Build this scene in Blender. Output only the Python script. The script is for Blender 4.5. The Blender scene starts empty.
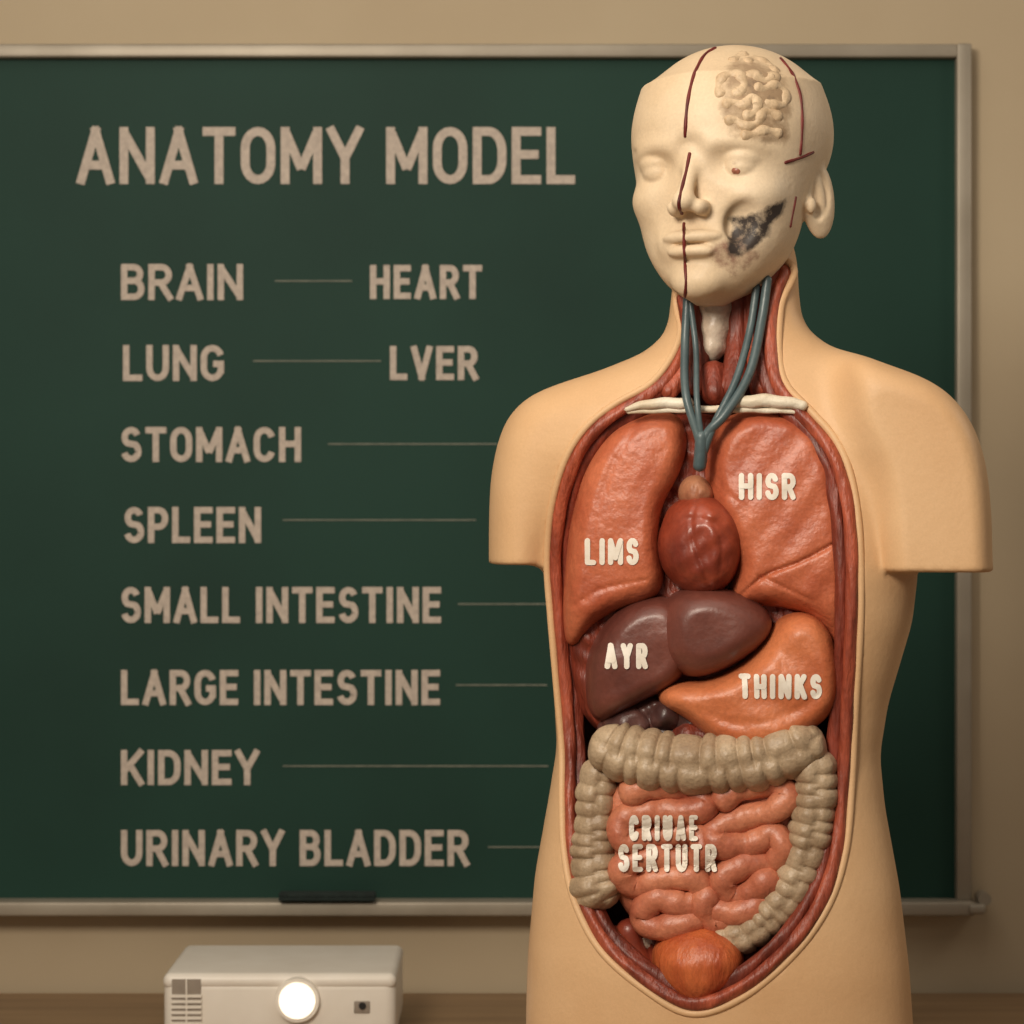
import bpy, bmesh, math, random
import numpy as np
from mathutils import Vector
from mathutils.bvhtree import BVHTree
random.seed(4); rng=np.random.default_rng(4)
scene=bpy.context.scene
try:
    scene.view_settings.view_transform='Standard'
    scene.view_settings.look='None'
except Exception as e: print(e)

D=2.5; ZC=1.419; K=0.2; XB=0.2
CAM=Vector((0,-D,ZC))
def B(px,py,yl=0.0):
    u=(px-512)*.001
    x=u*(1+(yl+K*XB)/D)/(1+u*K/D)
    y=yl-K*(x-XB)
    return (x,y,ZC+(512-py)*.001*(D+y)/D)
def lin(c):
    c=np.array(c)/255.0
    return tuple(float(v) for v in np.where(c<=.04045,c/12.92,((c+.055)/1.055)**2.4))+(1.0,)

# ------------------------------------------------------------ materials
def mat(name,c1,c2=None,scale=20,bump=0.0,bscale=60,rough=.5,detail=4,stretch=None,spec=.5,coat=0,metal=0,fine=0):
    m=bpy.data.materials.new(name); m.use_nodes=True
    nt=m.node_tree; N=nt.nodes; L=nt.links
    b=N['Principled BSDF']
    tc=N.new('ShaderNodeTexCoord'); mp=N.new('ShaderNodeMapping')
    L.new(tc.outputs['Object'],mp.inputs['Vector'])
    if stretch: mp.inputs['Scale'].default_value=stretch
    n=N.new('ShaderNodeTexNoise'); n.inputs['Scale'].default_value=scale; n.inputs['Detail'].default_value=detail
    L.new(mp.outputs['Vector'],n.inputs['Vector'])
    r=N.new('ShaderNodeValToRGB'); r.color_ramp.elements[0].position=.33; r.color_ramp.elements[1].position=.67
    r.color_ramp.elements[0].color=lin(c1); r.color_ramp.elements[1].color=lin(c2 or c1)
    L.new(n.outputs['Fac'],r.inputs['Fac'])
    src=r.outputs['Color']
    if fine>0:
        n3=N.new('ShaderNodeTexNoise'); n3.inputs['Scale'].default_value=bscale*3; n3.inputs['Detail'].default_value=6; n3.inputs['Roughness'].default_value=.7
        L.new(mp.outputs['Vector'],n3.inputs['Vector'])
        mr=N.new('ShaderNodeMapRange'); mr.inputs['From Min'].default_value=.3; mr.inputs['From Max'].default_value=.7
        mr.inputs['To Min'].default_value=1-fine; mr.inputs['To Max'].default_value=1+fine*.6
        L.new(n3.outputs['Fac'],mr.inputs['Value'])
        mx=N.new('ShaderNodeVectorMath'); mx.operation='SCALE'; L.new(src,mx.inputs[0]); L.new(mr.outputs['Result'],mx.inputs['Scale'])
        src=mx.outputs[0]
    L.new(src,b.inputs['Base Color'])
    b.inputs['Roughness'].default_value=rough
    b.inputs['Specular IOR Level'].default_value=spec
    b.inputs['Coat Weight'].default_value=coat
    b.inputs['Coat Roughness'].default_value=.3
    b.inputs['Metallic'].default_value=metal
    if bump>0:
        n2=N.new('ShaderNodeTexNoise'); n2.inputs['Scale'].default_value=bscale; n2.inputs['Detail'].default_value=6
        L.new(mp.outputs['Vector'],n2.inputs['Vector'])
        bp=N.new('ShaderNodeBump'); bp.inputs['Strength'].default_value=bump; bp.inputs['Distance'].default_value=.004
        L.new(n2.outputs['Fac'],bp.inputs['Height']); L.new(bp.outputs['Normal'],b.inputs['Normal'])
    return m
M={}
M['skin']=mat('skin_plastic',(224,184,140),(212,169,124),7,.10,160,.5,spec=.35,fine=.05)
M['head']=mat('head_plastic',(228,206,176),(214,188,154),10,.16,130,.5,spec=.35,fine=.08)
M['gyrus']=mat('brain_relief',(216,190,156),(190,162,128),40,.4,160,.52,fine=.18)
M['muscle']=mat('muscle_red',(148,64,44),(92,36,24),30,.7,110,.45,stretch=(1.8,1.8,.35),fine=.25,coat=.1)
M['musclebright']=mat('muscle_bright',(184,90,62),(122,50,34),34,.8,110,.42,stretch=(1.6,1.6,.35),fine=.3,coat=.12)
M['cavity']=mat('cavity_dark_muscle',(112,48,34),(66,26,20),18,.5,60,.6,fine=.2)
M['lung']=mat('lung_tissue',(204,114,78),(176,86,56),18,.5,85,.42,spec=.5,coat=.08,fine=.18)
M['heart']=mat('heart_tissue',(166,74,48),(118,46,32),18,.5,50,.38,coat=.2,fine=.18)
M['liver']=mat('liver_tissue',(122,68,56),(92,48,40),16,.35,60,.4,coat=.15,fine=.15)
M['stomach']=mat('stomach_tissue',(210,124,80),(186,96,58),16,.5,75,.42,spec=.5,coat=.08,fine=.18)
M['aorta']=mat('aorta_tissue',(186,128,94),(156,94,68),30,.4,90,.5,fine=.15)
M['gall']=mat('pancreas_dark',(104,68,62),(60,36,34),30,.5,80,.38,coat=.2,fine=.2)
M['colon']=mat('colon_tissue',(190,166,136),(156,130,102),28,.5,120,.45,coat=.05,fine=.22)
M['smallint']=mat('small_intestine_tissue',(212,134,100),(178,98,72),24,.5,90,.42,coat=.1,fine=.2)
M['bladder']=mat('bladder_tissue',(210,112,62),(172,76,40),22,.6,80,.42,stretch=(2,2,.6),fine=.2,coat=.1)
M['vein']=mat('vein_blue',(92,108,110),(64,80,84),20,.2,90,.4,coat=.12,fine=.1)
M['bone']=mat('bone_cream',(236,226,206),(212,194,166),30,.4,120,.45,fine=.1)
M['cart']=mat('cartilage',(226,208,188),(180,156,134),30,.6,90,.35,coat=.3,fine=.15)
M['line']=mat('red_seam',(112,28,20),(80,18,14),60,.2,100,.55)
M['paint']=mat('label_paint',(244,236,224),(230,218,202),60,.1,100,.55)
M['chalk']=mat('chalk_paint',(200,186,172),(180,166,154),120,0,100,.85,fine=.08)
M['chalkline']=mat('chalk_line',(124,126,112),(104,108,96),90,0,100,.8)
M['board']=mat('green_board',(30,62,52),(26,55,46),3,.04,300,.6,spec=.2,fine=.06)
M['frame']=mat('aluminium_frame',(166,156,140),(152,142,126),10,0,60,.45,metal=.3)
M['wall']=mat('wall_paint',(188,171,144),(182,164,137),3,.05,180,.9,spec=.15,fine=.02)
M['floor']=mat('floor_vinyl',(120,104,84),(98,84,66),8,.1,60,.6)
M['wood']=mat('table_wood',(156,126,92),(134,106,76),7,.1,60,.55,stretch=(.35,6,6))
M['pplastic']=mat('projector_plastic',(232,224,212),(226,217,204),20,.04,300,.42)
M['vent']=mat('vent_shadow',(150,138,124),(132,120,108),20,.04,300,.6)
M['black']=mat('black_plastic',(34,32,30),(24,22,20),30,.1,100,.5)
M['felt']=mat('felt',(28,40,36),(20,30,27),80,.5,200,.9)
M['iris']=mat('iris',(176,112,88),(124,74,58),120,.2,100,.35,fine=.3)
def head_mat():
    m=M['head']; nt=m.node_tree; N=nt.nodes; L=nt.links; b=N['Principled BSDF']
    src=b.inputs['Base Color'].links[0].from_socket
    for att,col,nscale in (('greymask',(158,132,104),60),('pinkmask',(156,122,102),90),('darkmask',(62,54,50),70)):
        a=N.new('ShaderNodeAttribute'); a.attribute_name=att
        n=N.new('ShaderNodeTexNoise'); n.inputs['Scale'].default_value=nscale; n.inputs['Detail'].default_value=7; n.inputs['Roughness'].default_value=.65
        tc=N.new('ShaderNodeTexCoord'); L.new(tc.outputs['Object'],n.inputs['Vector'])
        ad=N.new('ShaderNodeMath'); ad.operation='ADD'; L.new(a.outputs['Fac'],ad.inputs[0]); L.new(n.outputs['Fac'],ad.inputs[1])
        mr=N.new('ShaderNodeMapRange'); mr.inputs['From Min'].default_value=.84; mr.inputs['From Max'].default_value=1.16
        L.new(ad.outputs[0],mr.inputs['Value'])
        mx=N.new('ShaderNodeMix'); mx.data_type='RGBA'
        L.new(mr.outputs['Result'],mx.inputs['Factor']); L.new(src,mx.inputs[6]); mx.inputs[7].default_value=lin(col)
        src=mx.outputs[2]
    L.new(src,b.inputs['Base Color'])
head_mat()

# ------------------------------------------------------------ helpers
def empty(name,loc=(0,0,0)):
    e=bpy.data.objects.new(name,None); scene.collection.objects.link(e); e.location=loc; e.empty_display_size=.05
    return e
def mesh_obj(name,verts,faces,m,parent=None,smooth=True):
    me=bpy.data.meshes.new(name)
    me.from_pydata([tuple(v) for v in np.asarray(verts,dtype=float).tolist()],[],faces if isinstance(faces,list) else faces.tolist())
    if smooth: me.polygons.foreach_set('use_smooth',[True]*len(me.polygons))
    if m: me.materials.append(m)
    me.update()
    o=bpy.data.objects.new(name,me); scene.collection.objects.link(o)
    if parent:
        o.parent=parent
        o.location=-Vector(parent.location)
    return o
def surface_nets(F,org,h):
    s=F<0
    nx,ny,nz=F.shape
    cnt=np.zeros((nx-1,ny-1,nz-1),np.int8)
    for dx in(0,1):
        for dy in(0,1):
            for dz in(0,1): cnt+=s[dx:nx-1+dx,dy:ny-1+dy,dz:nz-1+dz]
    act=np.argwhere((cnt>0)&(cnt<8))
    idx=-np.ones((nx-1,ny-1,nz-1),np.int32); idx[tuple(act.T)]=np.arange(len(act))
    acc=np.zeros((len(act),3)); c=np.zeros(len(act))
    cor=[(a,b,d) for a in(0,1) for b in(0,1) for d in(0,1)]
    for a in cor:
        for ax in range(3):
            if a[ax]==1: continue
            b=list(a); b[ax]=1
            fa=F[act[:,0]+a[0],act[:,1]+a[1],act[:,2]+a[2]]; fb=F[act[:,0]+b[0],act[:,1]+b[1],act[:,2]+b[2]]
            cr=(fa<0)!=(fb<0)
            den=np.where(cr,fa-fb,1); t=np.where(cr,fa/den,0)
            p=np.tile(np.array(a,float),(len(act),1)); p[:,ax]+=t
            acc+=p*cr[:,None]; c+=cr
    v=np.array(org)+h*(act+acc/c[:,None])
    Q=[]
    for ax in range(3):
        s0=[slice(None)]*3; s1=[slice(None)]*3; s0[ax]=slice(0,-1); s1[ax]=slice(1,None)
        e=np.argwhere(s[tuple(s0)]!=s[tuple(s1)])
        u,w=[(1,2),(2,0),(0,1)][ax]
        ok=(e[:,u]>0)&(e[:,w]>0)&(e[:,u]<F.shape[u]-1)&(e[:,w]<F.shape[w]-1); e=e[ok]
        def cell(du,dw):
            q=e.copy(); q[:,u]+=du; q[:,w]+=dw
            return idx[q[:,0],q[:,1],q[:,2]]
        q=np.stack([cell(-1,-1),cell(0,-1),cell(0,0),cell(-1,0)],1)
        ins=s[e[:,0],e[:,1],e[:,2]]
        q[~ins]=q[~ins][:,::-1]
        Q.append(q)
    return v,np.concatenate(Q)
def crom(P,closed=False,n=8):
    P=[np.array(p,float) for p in P]; out=[]
    N=len(P); rngi=range(N if closed else N-1)
    for i in rngi:
        if closed: p0,p1,p2,p3=P[i-1],P[i],P[(i+1)%N],P[(i+2)%N]
        else:
            p1,p2=P[i],P[i+1]; p0=P[i-1] if i>0 else 2*p1-p2; p3=P[i+2] if i+2<N else 2*p2-p1
        for k in range(n):
            t=k/n
            out.append(.5*((2*p1)+(-p0+p2)*t+(2*p0-5*p1+4*p2-p3)*t*t+(-p0+3*p1-3*p2+p3)*t**3))
    if not closed: out.append(P[-1])
    return np.array(out)
def resample(P,step,closed=False):
    Q=np.vstack([P,P[:1]]) if closed else P
    d=np.r_[0,np.cumsum(np.linalg.norm(np.diff(Q,axis=0),axis=1))]
    n=max(3,int(d[-1]/step)); t=np.linspace(0,d[-1],n+1)
    if closed: t=t[:-1]
    return np.stack([np.interp(t,d,Q[:,i]) for i in range(Q.shape[1])],1),t,d[-1]
def poly_sdf(poly,X,Z):
    d=np.full(np.broadcast(X,Z).shape,1e9); ins=np.zeros(d.shape,bool)
    n=len(poly)
    for i in range(n):
        ax,az=poly[i]; bx,bz=poly[(i+1)%n]
        ex,ez=bx-ax,bz-az; L2=ex*ex+ez*ez+1e-18
        t=np.clip(((X-ax)*ex+(Z-az)*ez)/L2,0,1)
        dd=(X-ax-t*ex)**2+(Z-az-t*ez)**2
        d=np.minimum(d,dd)
        if az!=bz:
            c=((az>Z)!=(bz>Z))&(X<(bx-ax)*(Z-az)/(bz-az)+ax)
            ins^=c
    d=np.sqrt(d)
    return np.where(ins,-d,d)
def blur(a,r):
    if r<1: return a
    for _ in range(3):
        for ax in(0,1):
            k=np.ones(2*r+1)/(2*r+1)
            p=np.pad(a,[(r,r) if i==ax else (0,0) for i in(0,1)],mode='reflect',reflect_type='odd')
            a=np.apply_along_axis(lambda v:np.convolve(v,k,'valid'),ax,p)
    return a
def smin(a,b,k):
    h=np.clip(.5+.5*(b-a)/k,0,1)
    return b+(a-b)*h-k*h*(1-h)
def smax(a,b,k): return -smin(-a,-b,k)
BV={}
def reg(key,v,f): BV[key]=BVHTree.FromPolygons([Vector(p) for p in v.tolist()],f.tolist())
def ray(px,py,keys,off=0.0):
    d=Vector(((px-512)*.001,D,(512-py)*.001)).normalized(); best=None
    for k in keys:
        h=BV[k].ray_cast(CAM,d)
        if h[0] is not None and (best is None or h[3]<best[1]): best=(h[0],h[3],h[1])
    if best is None: return None
    n=best[2]
    if n.dot(d)>0: n=-n
    return best[0]+n*off
def sweep(name,pts,rad,m,parent,nseg=14,step=.002,rfn=None,closed=False,cap=True,flat=1.0):
    pts=[tuple(p) for p in pts]
    R=rad if isinstance(rad,(list,tuple)) else [rad]*len(pts)
    P=crom([p+(r,) for p,r in zip(pts,R)],closed)
    P,s,Lt=resample(P,step,closed)
    r=P[:,3]; P=P[:,:3]; n=len(P)
    if closed: T=np.roll(P,-1,0)-np.roll(P,1,0)
    else: T=np.gradient(P,axis=0)
    T/=np.linalg.norm(T,axis=1)[:,None]+1e-12
    Nn=np.array([0,-1.,0])-T*(-T[:,1:2]); Nn/=np.linalg.norm(Nn,axis=1)[:,None]+1e-9
    Bn=np.cross(T,Nn)
    ph=np.linspace(-math.pi,math.pi,nseg,endpoint=False)
    rr=np.repeat(r[:,None],nseg,1)
    if rfn is not None: rr=rr*rfn(s[:,None],ph[None,:])
    if cap and not closed:
        for e in(s,Lt-s):
            q=np.clip(e/np.maximum(r,1e-6),0,1); rr=rr*np.sqrt(np.clip(1-(1-q)**2,0.0004,1))[:,None]
    V=P[:,None,:]+rr[:,:,None]*(np.cos(ph)[None,:,None]*Nn[:,None,:]*flat+np.sin(ph)[None,:,None]*Bn[:,None,:])
    V=V.reshape(-1,3); F=[]
    for i in range(n if closed else n-1):
        a=i*nseg; b=((i+1)%n)*nseg
        for j in range(nseg):
            k=(j+1)%nseg; F.append((a+j,a+k,b+k,b+j))
    if not closed:
        F.append(tuple(range(nseg))[::-1]); F.append(tuple((n-1)*nseg+j for j in range(nseg)))
    return mesh_obj(name,V,F,m,parent)
def box(name,x0,x1,y0,y1,z0,z1,m,parent=None,bev=.0,seg=3):
    bm=bmesh.new(); bmesh.ops.create_cube(bm,size=1)
    for v in bm.verts: v.co=Vector(((x0+x1)/2+v.co.x*(x1-x0),(y0+y1)/2+v.co.y*(y1-y0),(z0+z1)/2+v.co.z*(z1-z0)))
    if bev>0: bmesh.ops.bevel(bm,geom=bm.edges[:],offset=bev,segments=seg,affect='EDGES',profile=.5)
    me=bpy.data.meshes.new(name); bm.to_mesh(me); bm.free(); me.materials.append(m)
    o=bpy.data.objects.new(name,me); scene.collection.objects.link(o)
    if bev>0: me.polygons.foreach_set('use_smooth',[True]*len(me.polygons))
    if parent: o.parent=parent; o.location=-Vector(parent.location)
    return o
def disc(name,c,r,depth,m,parent,n=48,r2=None):
    V=[];F=[]
    r2=r2 or r
    for k,(yy,q) in enumerate(((c[1],r2),(c[1]+depth,r))):
        for i in range(n):
            a=2*math.pi*i/n; V.append((c[0]+q*math.cos(a),yy,c[2]+q*math.sin(a)))
    for i in range(n): j=(i+1)%n; F.append((i,j,n+j,n+i))
    F.append(tuple(range(n))[::-1]); F.append(tuple(range(n,2*n)))
    return mesh_obj(name,V,F,m,parent,False)

# ---- stroke lettering -------------------------------------------------
def arc(cx,cy,rx,ry,a0,a1,n=10):
    return [(cx+rx*math.cos(math.radians(a0+(a1-a0)*i/n)),cy+ry*math.sin(math.radians(a0+(a1-a0)*i/n))) for i in range(n+1)]
G={
'A':(.66,[[(0,0),(.5,1)],[(.5,1),(1,0)],[(.2,.3),(.8,.3)]]),
'B':(.56,[[(0,0),(0,1)],[(0,1),(.5,1)]+arc(.55,.77,.38,.23,90,-90)+[(0,.54)],[(0,.54),(.55,.54)]+arc(.58,.27,.42,.27,90,-90)+[(0,0)]]),
'C':(.58,[arc(.5,.68,.5,.32,15,180)+arc(.5,.32,.5,.32,180,345)]),
'D':(.58,[[(0,0),(0,1)],[(0,1),(.4,1)]+arc(.45,.6,.55,.4,90,0)+arc(.45,.4,.55,.4,0,-90)+[(0,0)]]),
'E':(.48,[[(1,1),(0,1)],[(0,1),(0,0)],[(0,0),(1,0)],[(0,.52),(.88,.52)]]),
'G':(.60,[arc(.5,.68,.5,.32,15,180)+arc(.5,.32,.5,.32,180,340),[(1,.14),(1,.47)],[(1,.47),(.55,.47)]]),
'H':(.60,[[(0,0),(0,1)],[(1,0),(1,1)],[(0,.52),(1,.52)]]),
'I':(.02,[[(.5,0),(.5,1)]]),
'K':(.58,[[(0,0),(0,1)],[(.95,1),(.03,.38)],[(.36,.6),(1,0)]]),
'L':(.46,[[(0,1),(0,0)],[(0,0),(1,0)]]),
'M':(.76,[[(0,0),(0,1)],[(1,0),(1,1)],[(.03,.97),(.5,.22)],[(.5,.22),(.97,.97)]]),
'N':(.62,[[(0,0),(0,1)],[(1,0),(1,1)],[(.03,.96),(.97,.04)]]),
'O':(.60,[arc(.5,.66,.5,.34,0,180)+arc(.5,.34,.5,.34,180,360),[(1,.30),(1,.70)]]),
'P':(.55,[[(0,0),(0,1)],[(0,1),(.5,1)]+arc(.55,.72,.45,.28,90,-90)+[(0,.44)]]),
'R':(.58,[[(0,0),(0,1)],[(0,1),(.5,1)]+arc(.55,.74,.42,.26,90,-90)+[(0,.48)],[(.5,.48),(1,0)]]),
'S':(.54,[arc(.5,.75,.46,.25,20,180,8)+arc(.5,.75,.46,.25,180,235,3)+arc(.52,.27,.48,.27,55,-20,7)+arc(.5,.27,.5,.27,-20,-165,8)]),
'T':(.56,[[(0,1),(1,1)],[(.5,1),(.5,0)]]),
'U':(.58,[[(0,1)]+arc(.5,.34,.5,.34,180,360)+[(1,1)]]),
'V':(.62,[[(0,1),(.5,0)],[(.5,0),(1,1)]]),
'Y':(.62,[[(0,1),(.5,.45)],[(1,1),(.5,.45)],[(.5,.5),(.5,0)]]),
}
def lettering(s,x0,x1,y0,y1,t,step=None,roundcap=False,gap=None):
    """flat stroke lettering in plan units; returns verts (u,v,layer) and faces"""
    H=y1-y0; gap=gap or t*.62
    wsum=sum((G[c][0]*H) if c!=' ' else 0 for c in s); fixed=0
    n=len(s)
    for c in s: fixed+= (t if c!=' ' else H*.22)
    fixed+=gap*(n-1)
    sc=(x1-x0-fixed)/wsum
    V=[];F=[]; x=x0
    def ribbon(P,lay):
        P=np.array(P,float)
        keep=[0]+[i for i in range(1,len(P)) if np.linalg.norm(P[i]-P[i-1])>1e-2]; P=P[keep]
        if step:
            Q=[P[0]]
            for a,b in zip(P[:-1],P[1:]):
                k=max(1,int(np.linalg.norm(b-a)/step))
                for i in range(1,k+1): Q.append(a+(b-a)*i/k)
            P=np.array(Q)
        d=np.diff(P,axis=0); d/=np.linalg.norm(d,axis=1)[:,None]
        nn=np.stack([-d[:,1],d[:,0]],1); base=len(V)
        for i in range(len(P)):
            if i==0: m_=nn[0]
            elif i==len(P)-1: m_=nn[-1]
            else:
                m_=nn[i-1]+nn[i]; L=np.linalg.norm(m_); m_=m_/L if L>1e-6 else nn[i]
                m_=m_/max(.55,m_@nn[i])
            for q in(-.5,0,.5): V.append(tuple(P[i]+m_*t*q)+(lay,))
            if i:
                b=base+3*(i-1); F.append((b,b+3,b+4,b+1)); F.append((b+1,b+4,b+5,b+2))
        if roundcap:
            for e,dr in((P[0],-d[0]),(P[-1],d[-1])):
                b=len(V); V.append(tuple(e)+(lay,)); a0=math.atan2(dr[1],dr[0])
                for k in range(7): a=a0-math.pi/2+math.pi*k/6; V.append(tuple(e+t/2*np.array([math.cos(a),math.sin(a)]))+(lay,))
                for k in range(6): F.append((b,b+1+k,b+2+k))
    for c in s:
        if c==' ': x+=H*.22+gap; continue
        w=G[c][0]*H*sc
        for li,st in enumerate(G[c][1]):
            P=[]
            for a,b in st: P.append([x+t/2+a*w, y1-t/2-b*(H-t)])
            if not roundcap:
                for e,o2 in((0,1),(-1,-2)):
                    for yy,sg in((y0+t/2,-1),(y1-t/2,1)):
                        if abs(P[e][1]-yy)<.01 and abs(P[o2][1]-P[e][1])>H*.3:
                            kx=(P[e][0]-P[o2][0])/(P[e][1]-P[o2][1]); P[e][1]+=sg*t/2; P[e][0]+=kx*sg*t/2
                if len(P)==2 and abs(P[0][1]-P[1][1])<.01:
                    if c in 'EL' : 
                        k=0 if P[0][0]<P[1][0] else 1; P[k][0]-=t/2; P[1-k][0]+=t/2
                    if c=='T': P[0][0]-=t/2; P[1][0]+=t/2
                    if c=='G': P[0][0]+=t/2
            ribbon(P,li)
        x+=w+t+gap
    return np.array(V),F

# ============================================================ ROOM
box('wall_back',-3,3,1.0,1.1,0,2.8,M['wall'])
box('floor',-3,3,-3.6,1.1,-.1,0,M['floor'])
box('baseboard_back',-3,3,.985,1.0,0,.09,M['frame'])
tb=empty('table',(0,.2,0.0))
box('top',-1.5,1.5,-.45,.98,.712,.75,M['wood'],tb,.004)
box('apron_front',-1.4,1.4,-.38,-.355,.62,.712,M['wood'],tb)
box('apron_back',-1.4,1.4,.9,.925,.62,.712,M['wood'],tb)
for i,(x,y) in enumerate(((-1.4,-.38),(1.34,-.38),(-1.4,.87),(1.34,.87))): box('leg_%d'%(i+1),x,x+.06,y,y+.06,0,.712,M['wood'],tb,.004)
cb=empty('chalkboard',(0,.99,1.4))
yb=.985
def bx(px,y): return (np.asarray(px)-512)*.001*(D+y)/D
def bz(py,y): return ZC+(512-np.asarray(py))*.001*(D+y)/D
XL=-1.35
box('panel',XL,bx(962,yb),yb,.998,bz(905,yb),bz(52,yb),M['board'],cb)
yf=.968
box('frame_top',XL-.02,bx(957.5,yf),yf+.0005,.999,bz(57,yf),bz(43.5,yf),M['frame'],cb,.003)
box('frame_bottom',XL-.02,bx(972,yf),yf-.02,.999,bz(914,yf),bz(900,yf),M['frame'],cb,.003)
box('frame_right',bx(957,yf),bx(972,yf),yf,.9985,bz(901,yf),bz(43,yf),M['frame'],cb,.003)
box('frame_left',XL-.03,XL-.01,yf-.001,.999,bz(914,yf),bz(43,yf),M['frame'],cb,.003)
box('corner_bracket',bx(966,yf),bx(983,yf),yf-.024,.9988,bz(912,yf),bz(902,yf),M['frame'],cb,.004)
disc('bracket_knob',(bx(983,yf),yf-.014,bz(898,yf)),.009,.03,M['frame'],cb)
def btext(s,x0,x1,y0,y1,t=6.3):
    v,f=lettering(s,x0,x1,y0,y1,t); yy=yb-.0006
    P=np.stack([bx(v[:,0],yy),yy-v[:,2]*.00025,bz(v[:,1],yy)],1)
    mesh_obj('lettering_'+s.lower().replace(' ','_'),P,f,M['chalk'],cb,False)
btext("ANATOMY MODEL",77,575,127,184,8.8)
for t in (("BRAIN",121,243,264,300),("HEART",370,482,265,299),("LUNG",123,224,345,381),
    ("LVER",390,478,346,380),("STOMACH",121,301,427,462),("SPLEEN",124,261,507,543),("SMALL INTESTINE",121,441,587,623),
    ("LARGE INTESTINE",121,440,670,705),("KIDNEY",121,259,750,785),("URINARY BLADDER",121,469,830,866)): btext(*t)
for i,(a,b,y) in enumerate(((275,352,281),(253,381,361),(328,497,444),(283,476,520),(458,546,604),(456,547,685),(283,548,766),(488,546,847))):
    box('rule_line_%d'%(i+1),bx(a,yb),bx(b,yb),yb-.001,yb+.001,bz(y+.7,yb),bz(y-.7,yb),M['chalkline'],cb)
er=empty('board_eraser',(bx(326,.95),.955,bz(897,.95)))
box('felt_pad',bx(278,.93),bx(375,.93),.935,.962,bz(900,.955)+.001,bz(896,.955),M['felt'],er,.002)
box('handle',bx(278,.93),bx(375,.93),.938,.959,bz(897,.955),bz(891,.955),M['felt'],er,.003)

# ============================================================ PROJECTOR
pj=empty('projector',(-.284,.7,.75))
x0,x1=-.433,-.144
box('body',x0,x1,.6,.81,.757,.840,M['pplastic'],pj,.014,6)
box('top_lid',x0-.0005,x1+.0005,.599,.811,.826,.8465,M['pplastic'],pj,.0098,8)
for i,(x,y) in enumerate(((x0+.03,.63),(x1-.05,.63),(x0+.03,.77),(x1-.05,.77))): box('foot_%d'%(i+1),x,x+.02,y,y+.02,.75,.76,M['black'],pj)
lx,lz=float(bx(297,.59)),float(bz(1001,.59))
disc('lens_housing',(lx,.592,lz),.030,.02,M['pplastic'],pj,r2=.027)
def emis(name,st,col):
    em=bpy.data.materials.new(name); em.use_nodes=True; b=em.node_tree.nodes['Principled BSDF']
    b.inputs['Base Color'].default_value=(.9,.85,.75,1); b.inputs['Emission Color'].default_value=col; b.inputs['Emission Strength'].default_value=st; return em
disc('lens_halo_ring',(lx,.590,lz),.0235,.01,emis('halo_glow',.55,(1,.88,.7,1)),pj,r2=.0225)  # weakly emissive ring stands in for the soft halo around the lens
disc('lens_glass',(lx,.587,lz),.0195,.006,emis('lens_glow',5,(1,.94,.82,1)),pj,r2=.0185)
box('vent_recess',bx(172,.6),bx(201,.6),.5985,.61,.762,bz(979,.6),M['vent'],pj)
for i in range(9):
    z=.763+i*.0068; box('vent_slat_%d'%(i+1),bx(171,.6),bx(202,.6),.5965,.604,z,z+.0036,M['pplastic'],pj)
box('vent_divider',bx(186,.6),bx(187.5,.6),.596,.604,.762,bz(979,.6),M['pplastic'],pj)
box('port_plate',bx(354,.6),bx(370,.6),.5982,.605,bz(1013,.6),bz(1001,.6),M['vent'],pj,.001)
disc('port_jack',(bx(362,.59),.5965,bz(1007,.59)),.0045,.006,M['black'],pj,20)

# ============================================================ TORSO BODY
tm=empty('anatomical_torso_model',(.2,0,.75))
h=.003
gx=np.arange(-.05,.52,h); gy=np.arange(-.20,.22,h); gz=np.arange(.75-.012,1.72,h)
prof=np.array([
 (225,692,788,-.03,.07),(260,676,798,-.045,.075),(300,672,800,-.048,.078),(325,669,804,-.05,.08),(342,658,820,-.052,.08),
 (356,636,845,-.057,.085),(370,605,878,-.064,.09),(385,572,915,-.07,.095),(410,548,925,-.08,.10),(450,542,915,-.095,.105),
 (500,541,912,-.108,.11),(570,544,916,-.113,.11),(620,547,910,-.112,.108),(700,554,886,-.105,.10),(750,557,878,-.102,.097),
 (800,549,883,-.103,.10),(880,535,898,-.108,.108),(960,528,908,-.11,.115),(1024,526,913,-.105,.12),(1100,526,914,-.10,.12),(1185,530,908,-.095,.115)])
pz=ZC+(512-prof[:,0])*.001
def pf(col,z):
    v=np.interp(z,pz[::-1],prof[::-1,col]); k=np.ones(9)/9
    return np.convolve(np.pad(v,4,mode='edge'),k,'valid')
def xw(px):
    u=(px-512)*.001; return u*(1+K*XB/D)/(1+u*K/D)
Lx=xw(pf(1,gz)); Rx=xw(pf(2,gz)); Yf=pf(3,gz); Yb=pf(4,gz)
X=gx[:,None,None].astype(np.float32); Y=gy[None,:,None].astype(np.float32)
YL=Y+K*(X-XB)
xc=((Lx+Rx)/2)[None,None,:]; a=((Rx-Lx)/2)[None,None,:]; yc=((Yf+Yb)/2)[None,None,:]; bb=((Yb-Yf)/2)[None,None,:]
ex=2.4
nrm=(np.abs((X-xc)/a)**ex+np.abs((YL-yc)/bb)**ex)**(1/ex)
solid=((nrm-1)*np.minimum(a,bb)).astype(np.float32); del nrm
Z3=gz[None,None,:].astype(np.float32)
solid=np.maximum(solid,Z3-(ZC+.285))
def armpart(pts,T,R,yl0):
    poly=crom([ (lambda q:(q[0],q[2]))(B(p[0],p[1],0)) for p in pts],True,5)
    d=blur(-poly_sdf(poly,gx[:,None],gz[None,:]),3)[:,None,:].astype(np.float32)
    return np.sqrt(np.maximum(R-d,0)**2+((YL-yl0)*R/T)**2)-R
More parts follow.
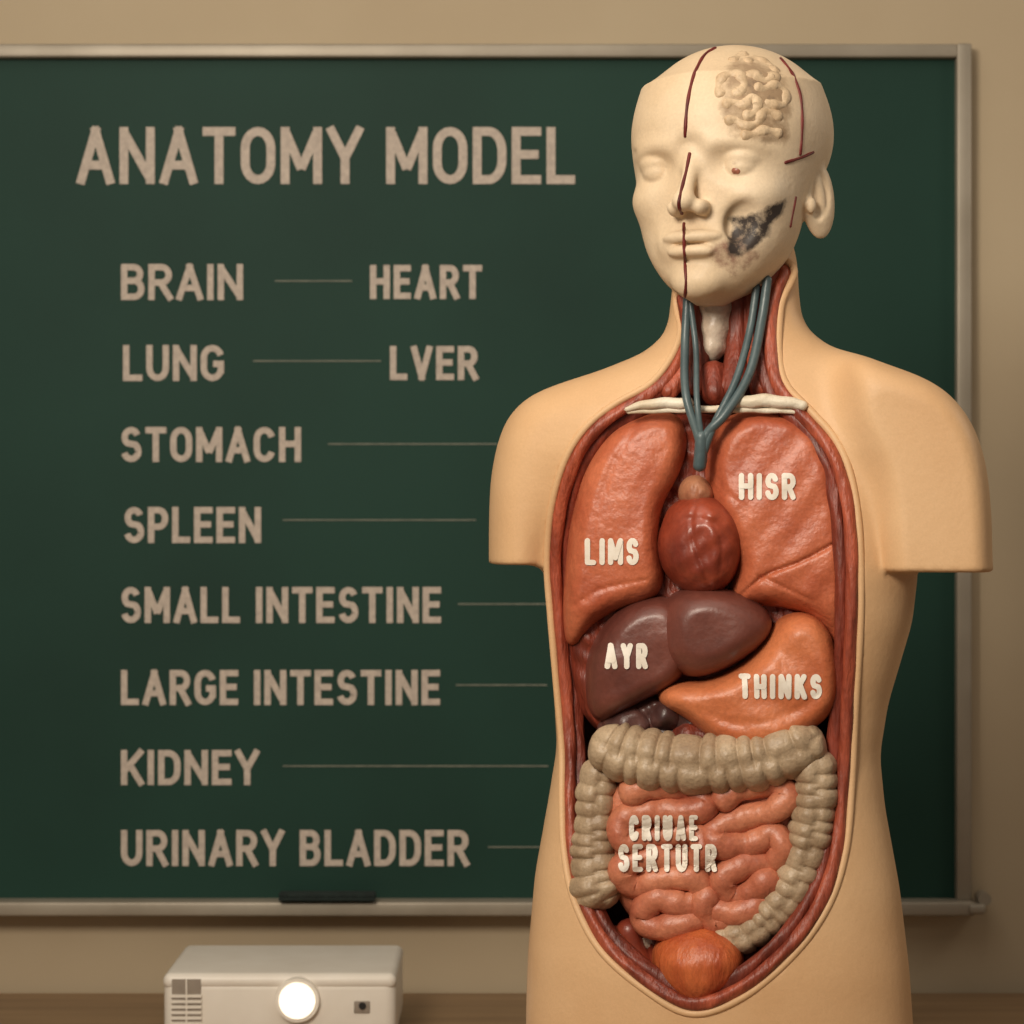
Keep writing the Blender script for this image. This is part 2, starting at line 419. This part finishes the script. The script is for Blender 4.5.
for pts,yl,cz_,k2,RR in (([(640,375),(600,379),(560,386),(527,399),(504,425),(492,470),(489,520),(489,600),(490,660),(542,660),(546,600),(552,540),(575,470),(620,430)],.01,565,.014,.034),
               ([(835,358),(880,368),(925,386),(953,412),(971,450),(979,500),(981,560),(980,660),(868,660),(866,600),(862,545),(855,480),(830,420)],-.046,569,.003,.028)):
    am=armpart(pts,.062,RR,yl)
    am=smax(am,(ZC+(512-cz_)*.001)-Z3,.003)
    kz=np.interp(gz,[ZC-.035,ZC+.06],[k2,.026])[None,None,:].astype(np.float32)
    solid=smin(solid,am,kz)
solid=solid.astype(np.float32)
solid=smax(solid,-(np.sqrt(((X-.178)/1)**2+((YL+.112)/1.6)**2)-.006+np.maximum(Z3-(ZC-.505),0)),.006).astype(np.float32)
solid=np.maximum(solid,.7505-Z3)
sv,sf=surface_nets(solid,(gx[0],gy[0],gz[0]),h); reg('solid',sv,sf)

open_px=[(690,262),(676,300),(681,330),(671,358),(650,384),(618,402),(588,425),(566,458),(552,505),(547,560),(551,620),(557,690),(562,750),(562,800),(564,850),(574,900),(600,950),(645,990),(692,1014),
 (744,997),(794,955),(829,905),(846,850),(852,780),(856,700),(861,620),(860,540),(852,480),(836,440),(808,408),(786,384),(779,352),(781,305),(790,262)]
op=[]
for p in open_px:
    q=ray(p[0],p[1],['solid'])
    b0=B(p[0],p[1],-.03)
    if q is None or q.y-b0[1]>.05: q=Vector(B(p[0],p[1],0.0))
    op.append(tuple(q))
opc=crom(op,True,8)
for _ in range(12): opc[:,1]=(np.roll(opc[:,1],1)+opc[:,1]*2+np.roll(opc[:,1],-1))/4
poly=opc[:,[0,2]]
d2=poly_sdf(poly,gx[:,None],gz[None,:])
back=np.interp(gz,[ZC+.08,ZC+.14],[.025,.0])[None,None,:]
cav=smax(d2[:,None,:].astype(np.float32),(YL-back).astype(np.float32),.008)
body=np.maximum(solid,-cav).astype(np.float32)
bv_,bf_=surface_nets(body,(gx[0],gy[0],gz[0]),h)
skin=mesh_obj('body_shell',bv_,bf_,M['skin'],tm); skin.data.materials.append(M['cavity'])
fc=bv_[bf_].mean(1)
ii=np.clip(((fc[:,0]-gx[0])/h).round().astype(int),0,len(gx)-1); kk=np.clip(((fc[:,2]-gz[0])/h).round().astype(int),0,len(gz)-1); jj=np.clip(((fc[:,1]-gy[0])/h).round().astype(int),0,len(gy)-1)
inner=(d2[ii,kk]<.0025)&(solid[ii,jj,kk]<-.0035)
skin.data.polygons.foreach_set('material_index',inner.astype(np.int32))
del cav,body
def inset(dist,dy,step=.004):
    P,_,_=resample(opc,step,True)
    T=np.roll(P,-2,0)-np.roll(P,2,0); n=np.stack([-T[:,2],0*T[:,0],T[:,0]],1); n/=np.linalg.norm(n,axis=1)[:,None]+1e-9
    t=P+n*.01
    if np.mean(poly_sdf(poly,t[:,0],t[:,2]))>0: n=-n
    Q=P+n*dist; Q[:,1]+=dy
    for _ in range(int(dist*1500)+2): Q=(np.roll(Q,1,0)+2*Q+np.roll(Q,-1,0))/4
    return Q[::3]
def wob(f,amp,k=3):
    return lambda s,p: 1+amp*np.sin(s*f)*np.cos(k*p+s*40)+amp*.6*np.sin(s*f*.43+p)
sweep('shell_rim',inset(.000,.001),.0038,M['skin'],tm,10,.003,closed=True)
sweep('muscle_rim_outer',inset(.0085,.001),.0062,M['musclebright'],tm,16,.002,closed=True,rfn=wob(75,.12))
sweep('muscle_rim_inner',inset(.017,.010),.0072,M['muscle'],tm,16,.002,closed=True,rfn=wob(60,.15))

# ============================================================ ORGANS
def organ(name,pts,m,yl,T,R,res=.002,creases=(),br=3,curv=0.0,key=None,extra=None,grow=.0035):
    poly3=[B(p[0],p[1],yl-T*.4) for p in pts]
    poly=crom([(q[0],q[2]) for q in poly3],True,6)
    mn=poly.min(0)-.014; mx=poly.max(0)+.014
    ax=np.arange(mn[0],mx[0],res); az=np.arange(mn[1],mx[1],res)
    cx,cz=poly.mean(0)
    ymid=yl-K*(cx-XB)
    ay=np.arange(ymid-T-.05,ymid+T+.05,res)
    d=blur(-poly_sdf(poly,ax[:,None],az[None,:]),br)+grow
    Tm=np.full(d.shape,T)
    for path,w,dep in creases:
        pp=crom([(lambda q:(q[0],q[2]))(B(a[0],a[1],yl-T)) for a in path],False,5)
        dm=np.full(d.shape,1e9)
        for i in range(len(pp)-1):
            e=pp[i+1]-pp[i]; t=np.clip(((ax[:,None]-pp[i][0])*e[0]+(az[None,:]-pp[i][1])*e[1])/(e@e+1e-12),0,1)
            dm=np.minimum(dm,np.hypot(ax[:,None]-pp[i][0]-t*e[0],az[None,:]-pp[i][1]-t*e[1]))
        Tm=Tm-dep*np.exp(-(dm/w)**2)
    if extra is not None: Tm=Tm+extra(ax[:,None],az[None,:])
    yy=ay[None,:,None]+K*(ax[:,None,None]-XB)-yl-curv*((ax[:,None,None]-cx)**2+(az[None,None,:]-cz)**2)
    F=np.sqrt(np.maximum(R-d[:,None,:],0)**2+(yy*R/Tm[:,None,:])**2)-R
    v,f=surface_nets(F.astype(np.float32),(ax[0],ay[0],az[0]),res)
    o=mesh_obj(name,v,f,m,tm); reg(key or name,v,f); return o
def lumps(sc,amp,seed):
    r=np.random.default_rng(seed); ks=[(r.normal(0,sc),r.normal(0,sc),r.uniform(0,6)) for _ in range(7)]
    return lambda x,z: amp*sum(np.sin(a*x+b*z+c) for a,b,c in ks)/3
organ('mediastinum',[(575,500),(620,430),(655,420),(690,415),(730,420),(800,425),(840,500),(845,620),(835,700),(780,740),(700,740),(620,740),(580,700),(570,600)],M['muscle'],-.015,.030,.02,res=.003,extra=lumps(150,.003,21))
organ('lung_right',[(668,414),(640,417),(611,434),(589,468),(576,515),(570,560),(567,610),(571,650),(590,624),(620,607),(650,599),(662,580),(656,545),(660,505),(676,475),(685,447),(682,422)],M['lung'],-.038,.042,.020,curv=.7,
   creases=[([(574,606),(600,590),(645,580)],.002,.0015),([(640,420),(610,470),(590,540),(585,600)],.004,.0012)],extra=lumps(75,.0018,1))
organ('lung_left',[(722,424),(745,414),(778,413),(808,426),(827,452),(838,495),(843,540),(846,590),(847,640),(842,662),(829,630),(805,610),(770,603),(732,601),(739,570),(731,540),(714,505),(710,465),(714,438)],M['lung'],-.042,.046,.020,curv=.6,
   creases=[([(738,600),(765,576),(800,562),(842,540)],.0018,.004),([(760,576),(790,590),(815,602)],.0018,.0025),([(716,470),(724,490),(736,500)],.003,.0015)],extra=lumps(75,.0018,2))
organ('heart',[(667,524),(672,511),(684,502),(698,496),(714,500),(730,512),(740,535),(738,562),(728,582),(708,593),(684,587),(667,568),(661,545)],M['heart'],-.055,.050,.030,br=2,
   creases=[([(664,530),(684,520),(706,520),(726,530),(740,545)],.004,.0032),([(700,498),(692,520),(696,550),(712,588)],.002,.0022),([(712,522),(722,545),(720,575)],.002,.0015)],extra=lumps(110,.002,3))
organ('aortic_root',[(680,500),(680,486),(690,475),(704,476),(712,487),(716,502),(702,512),(688,510)],M['aorta'],-.052,.034,.016,extra=lumps(200,.002,4),creases=[([(694,474),(696,490),(692,508)],.0018,.003)],grow=.001)
organ('liver',[(598,642),(616,616),(646,600),(676,602),(690,625),(692,655),(672,684),(645,697),(615,714),(598,724),(590,697),(590,664)],M['liver'],-.042,.046,.020,br=4,curv=.8,extra=lumps(50,.0016,14))
organ('liver_left_lobe',[(662,622),(674,598),(706,589),(745,598),(770,618),(764,640),(730,664),(695,675),(668,660)],M['liver'],-.055,.047,.026,br=3,extra=lumps(60,.0016,15))
organ('stomach',[(770,640),(784,621),(808,616),(828,634),(836,668),(835,700),(820,722),(788,738),(752,748),(715,738),(688,716),(660,701),(670,688),(708,684),(736,672),(756,657)],M['stomach'],-.052,.044,.019,br=3,
   creases=[([(700,712),(740,724),(790,714),(822,692)],.004,.0012)],extra=lumps(80,.0018,6))
organ('duodenum_bed',[(600,722),(660,696),(700,712),(735,744),(700,765),(620,765)],M['gall'],-.035,.025,.015,res=.003,extra=lumps(220,.003,22))
for i,(x,y,r,rx) in enumerate(((628,722,17,1.5),(664,716,17,1.1),(690,738,17,1.3),(650,742,14,1.8),(718,748,12,1.5))):
    organ('pancreas_lobe_%d'%(i+1),[(x+r*rx*math.cos(t)*(1+.15*math.sin(3*t+i)),y+r*math.sin(t)) for t in np.linspace(0,2*math.pi,11)[:-1]],M['gall'] if i not in(2,4) else M['muscle'],-.046,.024,.014,res=.002,br=2,extra=lumps(200,.002,30+i),grow=.001)
hs=rng.uniform(-.06,.06,400)
def haustra(p=.021,seed=0,dep=.20):
    def f(s,ph):
        sh=np.where(ph>0,0.0,.35); u=s/p+sh+seed+.22*np.sin(s*61+seed)+.14*np.sin(s*137+np.where(ph>0,0,2))
        b=np.abs(np.sin(math.pi*u))**.5
        k=hs[(np.floor(u).astype(int)+np.where(ph>0,0,100)+seed*7).astype(int)%400]
        return (1.03-dep+dep*b+k)*(1-.14*np.exp(-(ph/.2)**2))*(1-.04*np.exp(-((np.abs(ph)-1.0)/.15)**2))
    return f
def C(pts,yl): return [B(a,b,yl) for a,b in pts]
sweep('ascending_colon',C([(606,755),(598,785),(595,825),(595,860),(601,890),(610,908)],-.064),[.018,.020,.0205,.024,.029,.020],M['colon'],tm,36,.0012,rfn=haustra(.015,1,.17))
sweep('descending_colon',C([(814,745),(816,780),(814,815),(807,850),(794,885),(773,913),(745,934),(708,942)],-.076),[.020,.0215,.0215,.0215,.021,.020,.018,.012],M['colon'],tm,36,.0012,rfn=haustra(.015,2,.17))
sweep('transverse_colon',C([(592,736),(618,751),(665,762),(712,765),(760,759),(798,747),(822,732)],-.080),[.023,.028,.030,.0295,.029,.027,.022],M['colon'],tm,40,.0012,rfn=haustra(.0195,3,.17))
organ('mesentery',[(612,785),(700,780),(790,780),(790,860),(770,900),(720,930),(660,935),(622,900),(610,840)],M['smallint'],-.050,.025,.015,res=.003)
si=lambda s,p:1+.06*np.sin(s*150)+.03*np.sin(s*330+p)
loops=[
 [(714,806),(736,792),(772,784),(786,797),(772,811),(746,816),(717,828),(718,845),(748,842),(772,832),(784,848),(768,862),(746,866),(724,878),(730,893),(752,890),(768,880),(770,895),(752,908),(734,912),(712,908)],
 [(622,796),(650,787),(690,790),(705,804),(688,814),(650,811),(622,822),(624,840),(655,836),(692,834),(706,850),(688,860),(650,858),(625,870),(636,886),(662,880),(694,878),(704,894),(684,904),(656,900),(640,914),(656,928),(684,922),(704,918)],
 [(714,886),(706,906),(714,920),(730,914)],
 [(692,800),(702,840),(694,880),(690,920)],
]
for i,l in enumerate(loops):
    yl=-.077 if i<3 else -.068
    rr=random.Random(i)
    pts=[B(a+rr.uniform(-3,3),b+rr.uniform(-2,2),yl-.004*math.sin(j*2.1)) for j,(a,b) in enumerate(l)]
    rad=[.0135+rr.uniform(-.0016,.0016) for _ in l]
    sweep('small_intestine_%d'%(i+1),pts,rad,M['smallint'],tm,18,.0018,rfn=si)
organ('urinary_bladder',[(700,931),(726,937),(742,955),(739,977),(719,996),(695,1008),(674,995),(659,975),(657,953),(673,936)],M['bladder'],-.068,.050,.034,br=3,
   creases=[([(700,940),(702,970),(696,1000)],.0015,.001)],extra=lumps(120,.0008,9))
for i,(l,r,mm) in enumerate((([(628,918),(632,945),(645,975)],.014,'heart'),([(612,925),(618,948),(632,968)],.010,'muscle'),([(645,905),(650,935),(655,950)],.009,'cart'),
    ([(640,920),(655,945),(660,985)],.009,'heart'),([(750,945),(748,962),(738,985)],.011,'muscle'),([(775,935),(765,955),(750,975)],.010,'muscle'),([(800,900),(790,930),(770,960)],.009,'muscle'))):
    sweep('pelvic_vessel_%d'%(i+1),C(l,-.050),r,M[mm],tm,14,.002)
# ------- neck
sweep('trachea',C([(716,282),(716,315),(713,345),(712,362)],-.03),[.022,.017,.014,.009],M['cart'],tm,20,.0012,rfn=lambda s,p:1+.05*np.sin(s*300)+.06*np.sin(3*p+1))
for i,(l,r,mm) in enumerate((
  ([(684,290),(690,330),(688,365),(664,398)],.009,'musclebright'),([(696,300),(700,350),(694,395)],.010,'muscle'),
  ([(735,290),(738,340),(730,398)],.012,'muscle'),([(752,275),(754,330),(762,398)],.011,'musclebright'),
  ([(772,262),(768,320),(774,365),(800,402)],.010,'musclebright'),([(764,270),(760,330),(778,398)],.009,'muscle'),
  ([(714,362),(714,385),(716,404)],.013,'muscle'),([(688,345),(676,375),(650,399)],.007,'muscle'))):
    sweep('neck_muscle_%d'%(i+1),[B(a,b,-.028-.03*max(0,(b-340))/60) for a,b in l],r,M[mm],tm,20,.002,rfn=lambda s,p:1+.06*np.cos(6*p))
bw=lambda s,p:1+.10*np.sin(s*230+p)
sweep('clavicle_right',C([(624,410),(650,404),(694,403)],-.082),[.002,.0050,.0058],M['bone'],tm,12,.002,rfn=bw)
sweep('clavicle_left',C([(722,403),(770,401),(808,406)],-.082),[.0058,.0066,.0045],M['bone'],tm,12,.002,rfn=bw)
sweep('manubrium_edge',C([(626,412),(715,409),(806,412)],-.080),[.002,.0035,.002],M['bone'],tm,12,.002,rfn=bw)
for i,(l,r) in enumerate((([(688,290),(685,345),(686,395),(699,440),(702,468)],.0042),([(690,300),(696,350),(697,400),(703,450)],.003),
   ([(768,275),(762,318),(750,372),(727,412),(706,436),(702,466)],.0046),([(757,283),(750,330),(736,380),(714,425),(703,455)],.0038),([(702,430),(701,450),(699,472)],.0065))):
    pts=[B(a,b,float(np.interp(b,[280,350,400,440,470],[-.052,-.062,-.094,-.094,-.09]))) for a,b in l]
    sweep('jugular_vein_%d'%(i+1),pts,r,M['vein'],tm,12,.002)

# ============================================================ HEAD
HX,HY=.2205,-.008; TH=math.radians(29); cs,sn=math.cos(TH),math.sin(TH)
def lz_(py): return ZC+(512-np.asarray(py,float))*.001*np.interp(py,[45,150,300],[1.0,.978,.965])
hh=.0015
hx=np.arange(HX-.122,HX+.12,hh); hy=np.arange(HY-.15,HY+.14,hh); hz=np.arange(ZC+.195,ZC+.478,hh)
wx=(hx[:,None,None]-HX).astype(np.float32); wy=(hy[None,:,None]-HY).astype(np.float32)
lx_=wx*cs-wy*sn; ly_=wx*sn+wy*cs; Zh=hz[None,None,:].astype(np.float32)
def ell(c,r,ang=0,yaw=0):
    x=lx_-c[0]*.001; y=ly_-c[1]*.001; z=Zh-float(lz_(c[2]))
    r=[q*.001 for q in r]
    if yaw:
        ca,sa=math.cos(yaw),math.sin(yaw); x,y=x*ca-y*sa,x*sa+y*ca
    if ang:
        ca,sa=math.cos(ang),math.sin(ang); y,z=y*ca-z*sa,y*sa+z*ca
    k0=np.sqrt((x/r[0])**2+(y/r[1])**2+(z/r[2])**2); k1=np.sqrt((x/r[0]**2)**2+(y/r[1]**2)**2+(z/r[2]**2)**2)+1e-9
    return (k0*(k0-1)/k1).astype(np.float32)
def caps(a,b,ra,rb):
    A=np.array([a[0]*.001,a[1]*.001,float(lz_(a[2]))]); Bq=np.array([b[0]*.001,b[1]*.001,float(lz_(b[2]))]); e=Bq-A
    t=np.clip(((lx_-A[0])*e[0]+(ly_-A[1])*e[1]+(Zh-A[2])*e[2])/(e@e),0,1)
    return (np.sqrt((lx_-A[0]-t*e[0])**2+(ly_-A[1]-t*e[1])**2+(Zh-A[2]-t*e[2])**2)-(ra+(rb-ra)*t)*.001).astype(np.float32)
f=ell((0,6,129),(95,110,88))
fp=np.array([(90,80,-82,60),(130,85,-96,60),(165,84,-97,50),(195,83,-97,42),(225,79,-96,36),(248,71,-96,30),(268,58,-95,18),(284,43,-92,4),(293,31,-86,-14),(300,16,-76,-34),(304,5,-66,-45)],float)
zz=lz_(fp[:,0])
def hp(c):
    v=np.interp(hz,zz[::-1],fp[::-1,c])*.001; k=np.ones(13)/13
    return np.convolve(np.pad(v,6,mode='edge'),k,'valid')[None,None,:].astype(np.float32)
w_,fr,bk=hp(1),hp(2),hp(3)
nn=(np.abs(lx_/w_)**2.3+np.abs((ly_-(fr+bk)/2)/((bk-fr)/2))**2.3)**(1/2.3)
col=(nn-1)*np.minimum(w_,(bk-fr)/2)
col=np.maximum(col,np.maximum(Zh-float(lz_(92)),float(lz_(303))-Zh))
f=smin(f,col.astype(np.float32),.026)
for sx in(-1,1):
    f=smin(f,ell((sx*50,-68,199),(22,20,15)),.020)           # cheekbone
    f=smin(f,ell((sx*35,-88,151),(25,10,6),0,-sx*.3),.016)            # brow
    f=smax(f,-ell((sx*41,-107,171),(23,19,13.5),0,-sx*.3),.012)         # socket
    f=smin(f,ell((sx*43,-75,172),(18.5,19,15.5)),.0015)           # eyeball
    f=smin(f,ell((sx*43,-76,166),(21,19.5,12),.25),.0025)           # heavy upper lid
f=smax(f,-ell((0,-111,158),(12,9,11)),.014)                  # nasion
f=smin(f,caps((0,-94,158),(0,-114,203),6,8),.009)         # nose bridge
f=smin(f,ell((0,-116,207),(11,12,9.5)),.006)
for sx in(-1,1):
    f=smin(f,ell((sx*13,-105,212),(9,12,8)),.005)
    f=smax(f,-ell((sx*7.5,-114,221),(4.5,8,4)),.002)
    f=smax(f,-ell((sx*33,-106,222),(6,8,16),.1),.014)         # nasolabial
f=smin(f,ell((0,-86,246),(36,18,18)),.012)                   # muzzle
for sx in(-1,1): f=smin(f,ell((sx*10,-101.5,239.5),(21,8,6.5),0,-sx*.25),.003)
f=smin(f,ell((0,-100,253.5),(24,9.5,8.5)),.003)
f=smax(f,-ell((0,-112,246.3),(33,13,1.5)),.0012)
f=smax(f,-ell((0,-106,266),(24,8,5)),.009)
f=smin(f,ell((0,-86,282),(24,16,16)),.012)                   # chin
f=smax(f,-ell((0,-111,229),(3.5,7,8)),.004)                    # philtrum
f=smax(f,-ell((52,-90,228),(26,12,20),0,.45),.010)               # dissected cheek hollow
for sx in(-1,1):
    e=ell((sx*86,10,196),(8,21,39),-.12,sx*.45)
    e=smax(e,-ell((sx*93,4,190),(7,13,25),-.12,sx*.45),.002)
    e=smax(e,-ell((sx*91,2,208),(7,7,11),-.12,sx*.45),.002)
    e=smin(e,ell((sx*86,-7,204),(5,6,8)),.003)
    e=smin(e,ell((sx*89,9,192),(4,5,19),-.25,sx*.45),.003)
    f=smin(f,e,.004)
hv,hf=surface_nets(f,(hx[0],hy[0],hz[0]),hh)
del col,nn
head=mesh_obj('head',hv,hf,M['head'],tm); reg('head',hv,hf)
s=(D+hv[:,1])/D; PX=512+hv[:,0]*1000/s; PY=512-(hv[:,2]-ZC)*1000/s
front=(hv[:,1]<.03)
def mask(name,pls):
    v=np.zeros(len(hv))
    for pts,soft,strength in pls:
        d=poly_sdf([tuple(p) for p in crom(pts,True,4)],PX,PY); v=np.maximum(v,np.clip(.5-d/soft,0,1)*front*strength)
    at=head.data.attributes.new(name,'FLOAT','POINT'); at.data.foreach_set('value',v.astype(np.float32))
mask('darkmask',[([(726,216),(745,213),(770,204),(787,196),(785,212),(772,226),(768,240),(752,252),(742,260),(728,254),(726,242),(730,230)],10,.66),
   ([(742,70),(760,66),(778,84),(786,104),(786,128),(770,140),(756,128),(746,112),(740,92)],20,.33)])
mask('pinkmask',[([(706,250),(722,236),(734,228),(760,240),(760,262),(735,278),(712,270)],16,.50),([(722,156),(750,156),(752,182),(724,184)],14,.28)])
mask('greymask',[([(716,104),(730,60),(756,54),(782,70),(794,110),(790,142),(770,150),(748,140),(726,132)],18,.62),([(700,206),(712,208),(706,222),(694,222)],10,.35)])
def face_tube(name,pts,r,m,off=0.0,flat=1.0,rf=None,keys=('head',)):
    P=crom(pts,False,6); Q=[]
    for p in P:
        q=ray(p[0],p[1],keys,off)
        if q is not None: Q.append(tuple(q))
    if len(Q)>2: sweep(name,Q[::2]+([Q[-1]] if (len(Q)-1)%2 else []),r,m,tm,10,.001,rfn=rf,flat=flat)
jit=lambda s,p:1+.12*np.sin(s*230)
face_tube('seam_forehead',[(716,48),(704,56),(693,78),(687,108),(685,138)],.0018,M['line'],rf=jit)
face_tube('seam_nose',[(690,152),(686,172),(680,196),(679,206),(682,214)],.0017,M['line'],rf=jit)
face_tube('seam_chin',[(684,222),(684,240),(685,262),(686,282),(685,297)],.0016,M['line'],rf=jit)
face_tube('seam_temple',[(780,58),(793,75),(801,100),(802,130),(800,156)],.0016,M['line'],rf=jit)
face_tube('seam_temple_branch',[(784,163),(800,158),(814,152)],.0015,M['line'],rf=jit)
face_tube('seam_jaw',[(796,196),(793,212),(790,228)],.0013,M['line'],rf=jit)
br=[[(724,98),(718,88),(724,76),(738,74),(744,84),(738,92),(730,88)],[(744,62),(756,58),(770,64),(776,74),(766,80),(754,74),(744,70)],
    [(752,84),(764,88),(776,84),(786,92),(784,104),(772,104),(762,98)],[(720,106),(732,102),(744,104),(752,96),(758,104),(752,114),(740,114)],
    [(722,122),(734,120),(746,126),(758,122),(764,112),(776,114),(784,122)],[(738,134),(752,134),(764,130),(776,132),(784,136)],[(730,62),(738,56),(748,52)]]
for i,l in enumerate(br): face_tube('brain_gyrus_%d'%(i+1),l,.0068,M['gyrus'],-.0050,rf=lambda s,p:1+.12*np.sin(s*330))
face_tube('iris_mark',[(731,173),(736,171),(741,174)],.0042,M['iris'],-.0029)

# ------- labels painted on organs
def label(s,x0,x1,y0,y1,keys,t=5.4,bridge=0):
    v,f=lettering(s,x0,x1,y0,y1,t,step=1.5,roundcap=True,gap=3.0); P=[]
    for px,py,l_ in v:
        q=ray(px,py,keys,.0010+l_*.00035)
        if bridge:
            d=Vector(((px-512)*.001,D,(512-py)*.001)).normalized()
            ds=[]
            for k in range(12):
                aa=k*math.pi/6; rr_=bridge*(1 if k%2 else .55)
                w_=ray(px+rr_*math.cos(aa),py+rr_*math.sin(aa),keys)
                if w_ is not None: ds.append((w_-CAM).length)
            ds.sort(); own=(q-CAM).length if q is not None else 9
            lim=ds[len(ds)//4]+.0006
            q=CAM+d*(min(own,lim)-.0012-l_*.0004)
        P.append(tuple(q) if q is not None else B(px,py,-.1))
    mesh_obj('label_'+s.lower(),np.array(P),f,M['paint'],tm,False)
label('HISR',739,796,473,500,['lung_left'])
label('LIMS',585,639,538,565,['lung_right'])
label('AYR',605,648,643,669,['liver'])
label('THINKS',739,822,674,699,['stomach'])
siv=[];sif=[];o_=0
for o in scene.objects:
    if o.name.startswith('small_intestine') or o.name=='mesentery':
        vv=np.array([tuple(q.co) for q in o.data.vertices]); siv.append(vv); sif+= [tuple(i+o_ for i in p.vertices) for p in o.data.polygons]; o_+=len(vv)
BV['si']=BVHTree.FromPolygons([Vector(p) for p in np.vstack(siv).tolist()],sif)
label('CRIUAE',629,698,815,841,['si'],4.9,9)
label('SERTUTR',618,717,844,872,['si'],5.2,9)

# ============================================================ LIGHTS / CAMERA
def area(name,loc,tgt,size,power,col):
    l=bpy.data.lights.new(name,'AREA'); l.size=size; l.energy=power; l.color=col
    o=bpy.data.objects.new(name,l); scene.collection.objects.link(o); o.location=loc
    o.rotation_euler=(Vector(tgt)-Vector(loc)).to_track_quat('-Z','Y').to_euler(); return o
area('key_lamp',(-.75,-1.75,2.35),(.15,0,1.2),.6,42,(1,.895,.75))
area('wall_fill',(-.1,-.4,2.75),(0,.9,.8),1.4,9,(1,.9,.77))  # added fill from above, no visible fixture, brightens wall and board
area('rim_lamp',(1.6,.2,2.2),(.3,0,1.4),.5,3,(1,.87,.7))
w=bpy.data.worlds.new('World'); scene.world=w; w.use_nodes=True
w.node_tree.nodes['Background'].inputs[0].default_value=(1,.88,.75,1); w.node_tree.nodes['Background'].inputs[1].default_value=.16
c=bpy.data.cameras.new('camera'); co=bpy.data.objects.new('camera',c); scene.collection.objects.link(co)
co.location=CAM; co.rotation_euler=(math.radians(90),0,0); c.sensor_width=36; c.lens=36*D/1.024
c.dof.use_dof=True; c.dof.focus_distance=2.42; c.dof.aperture_fstop=9
c.clip_start=.05
scene.camera=co
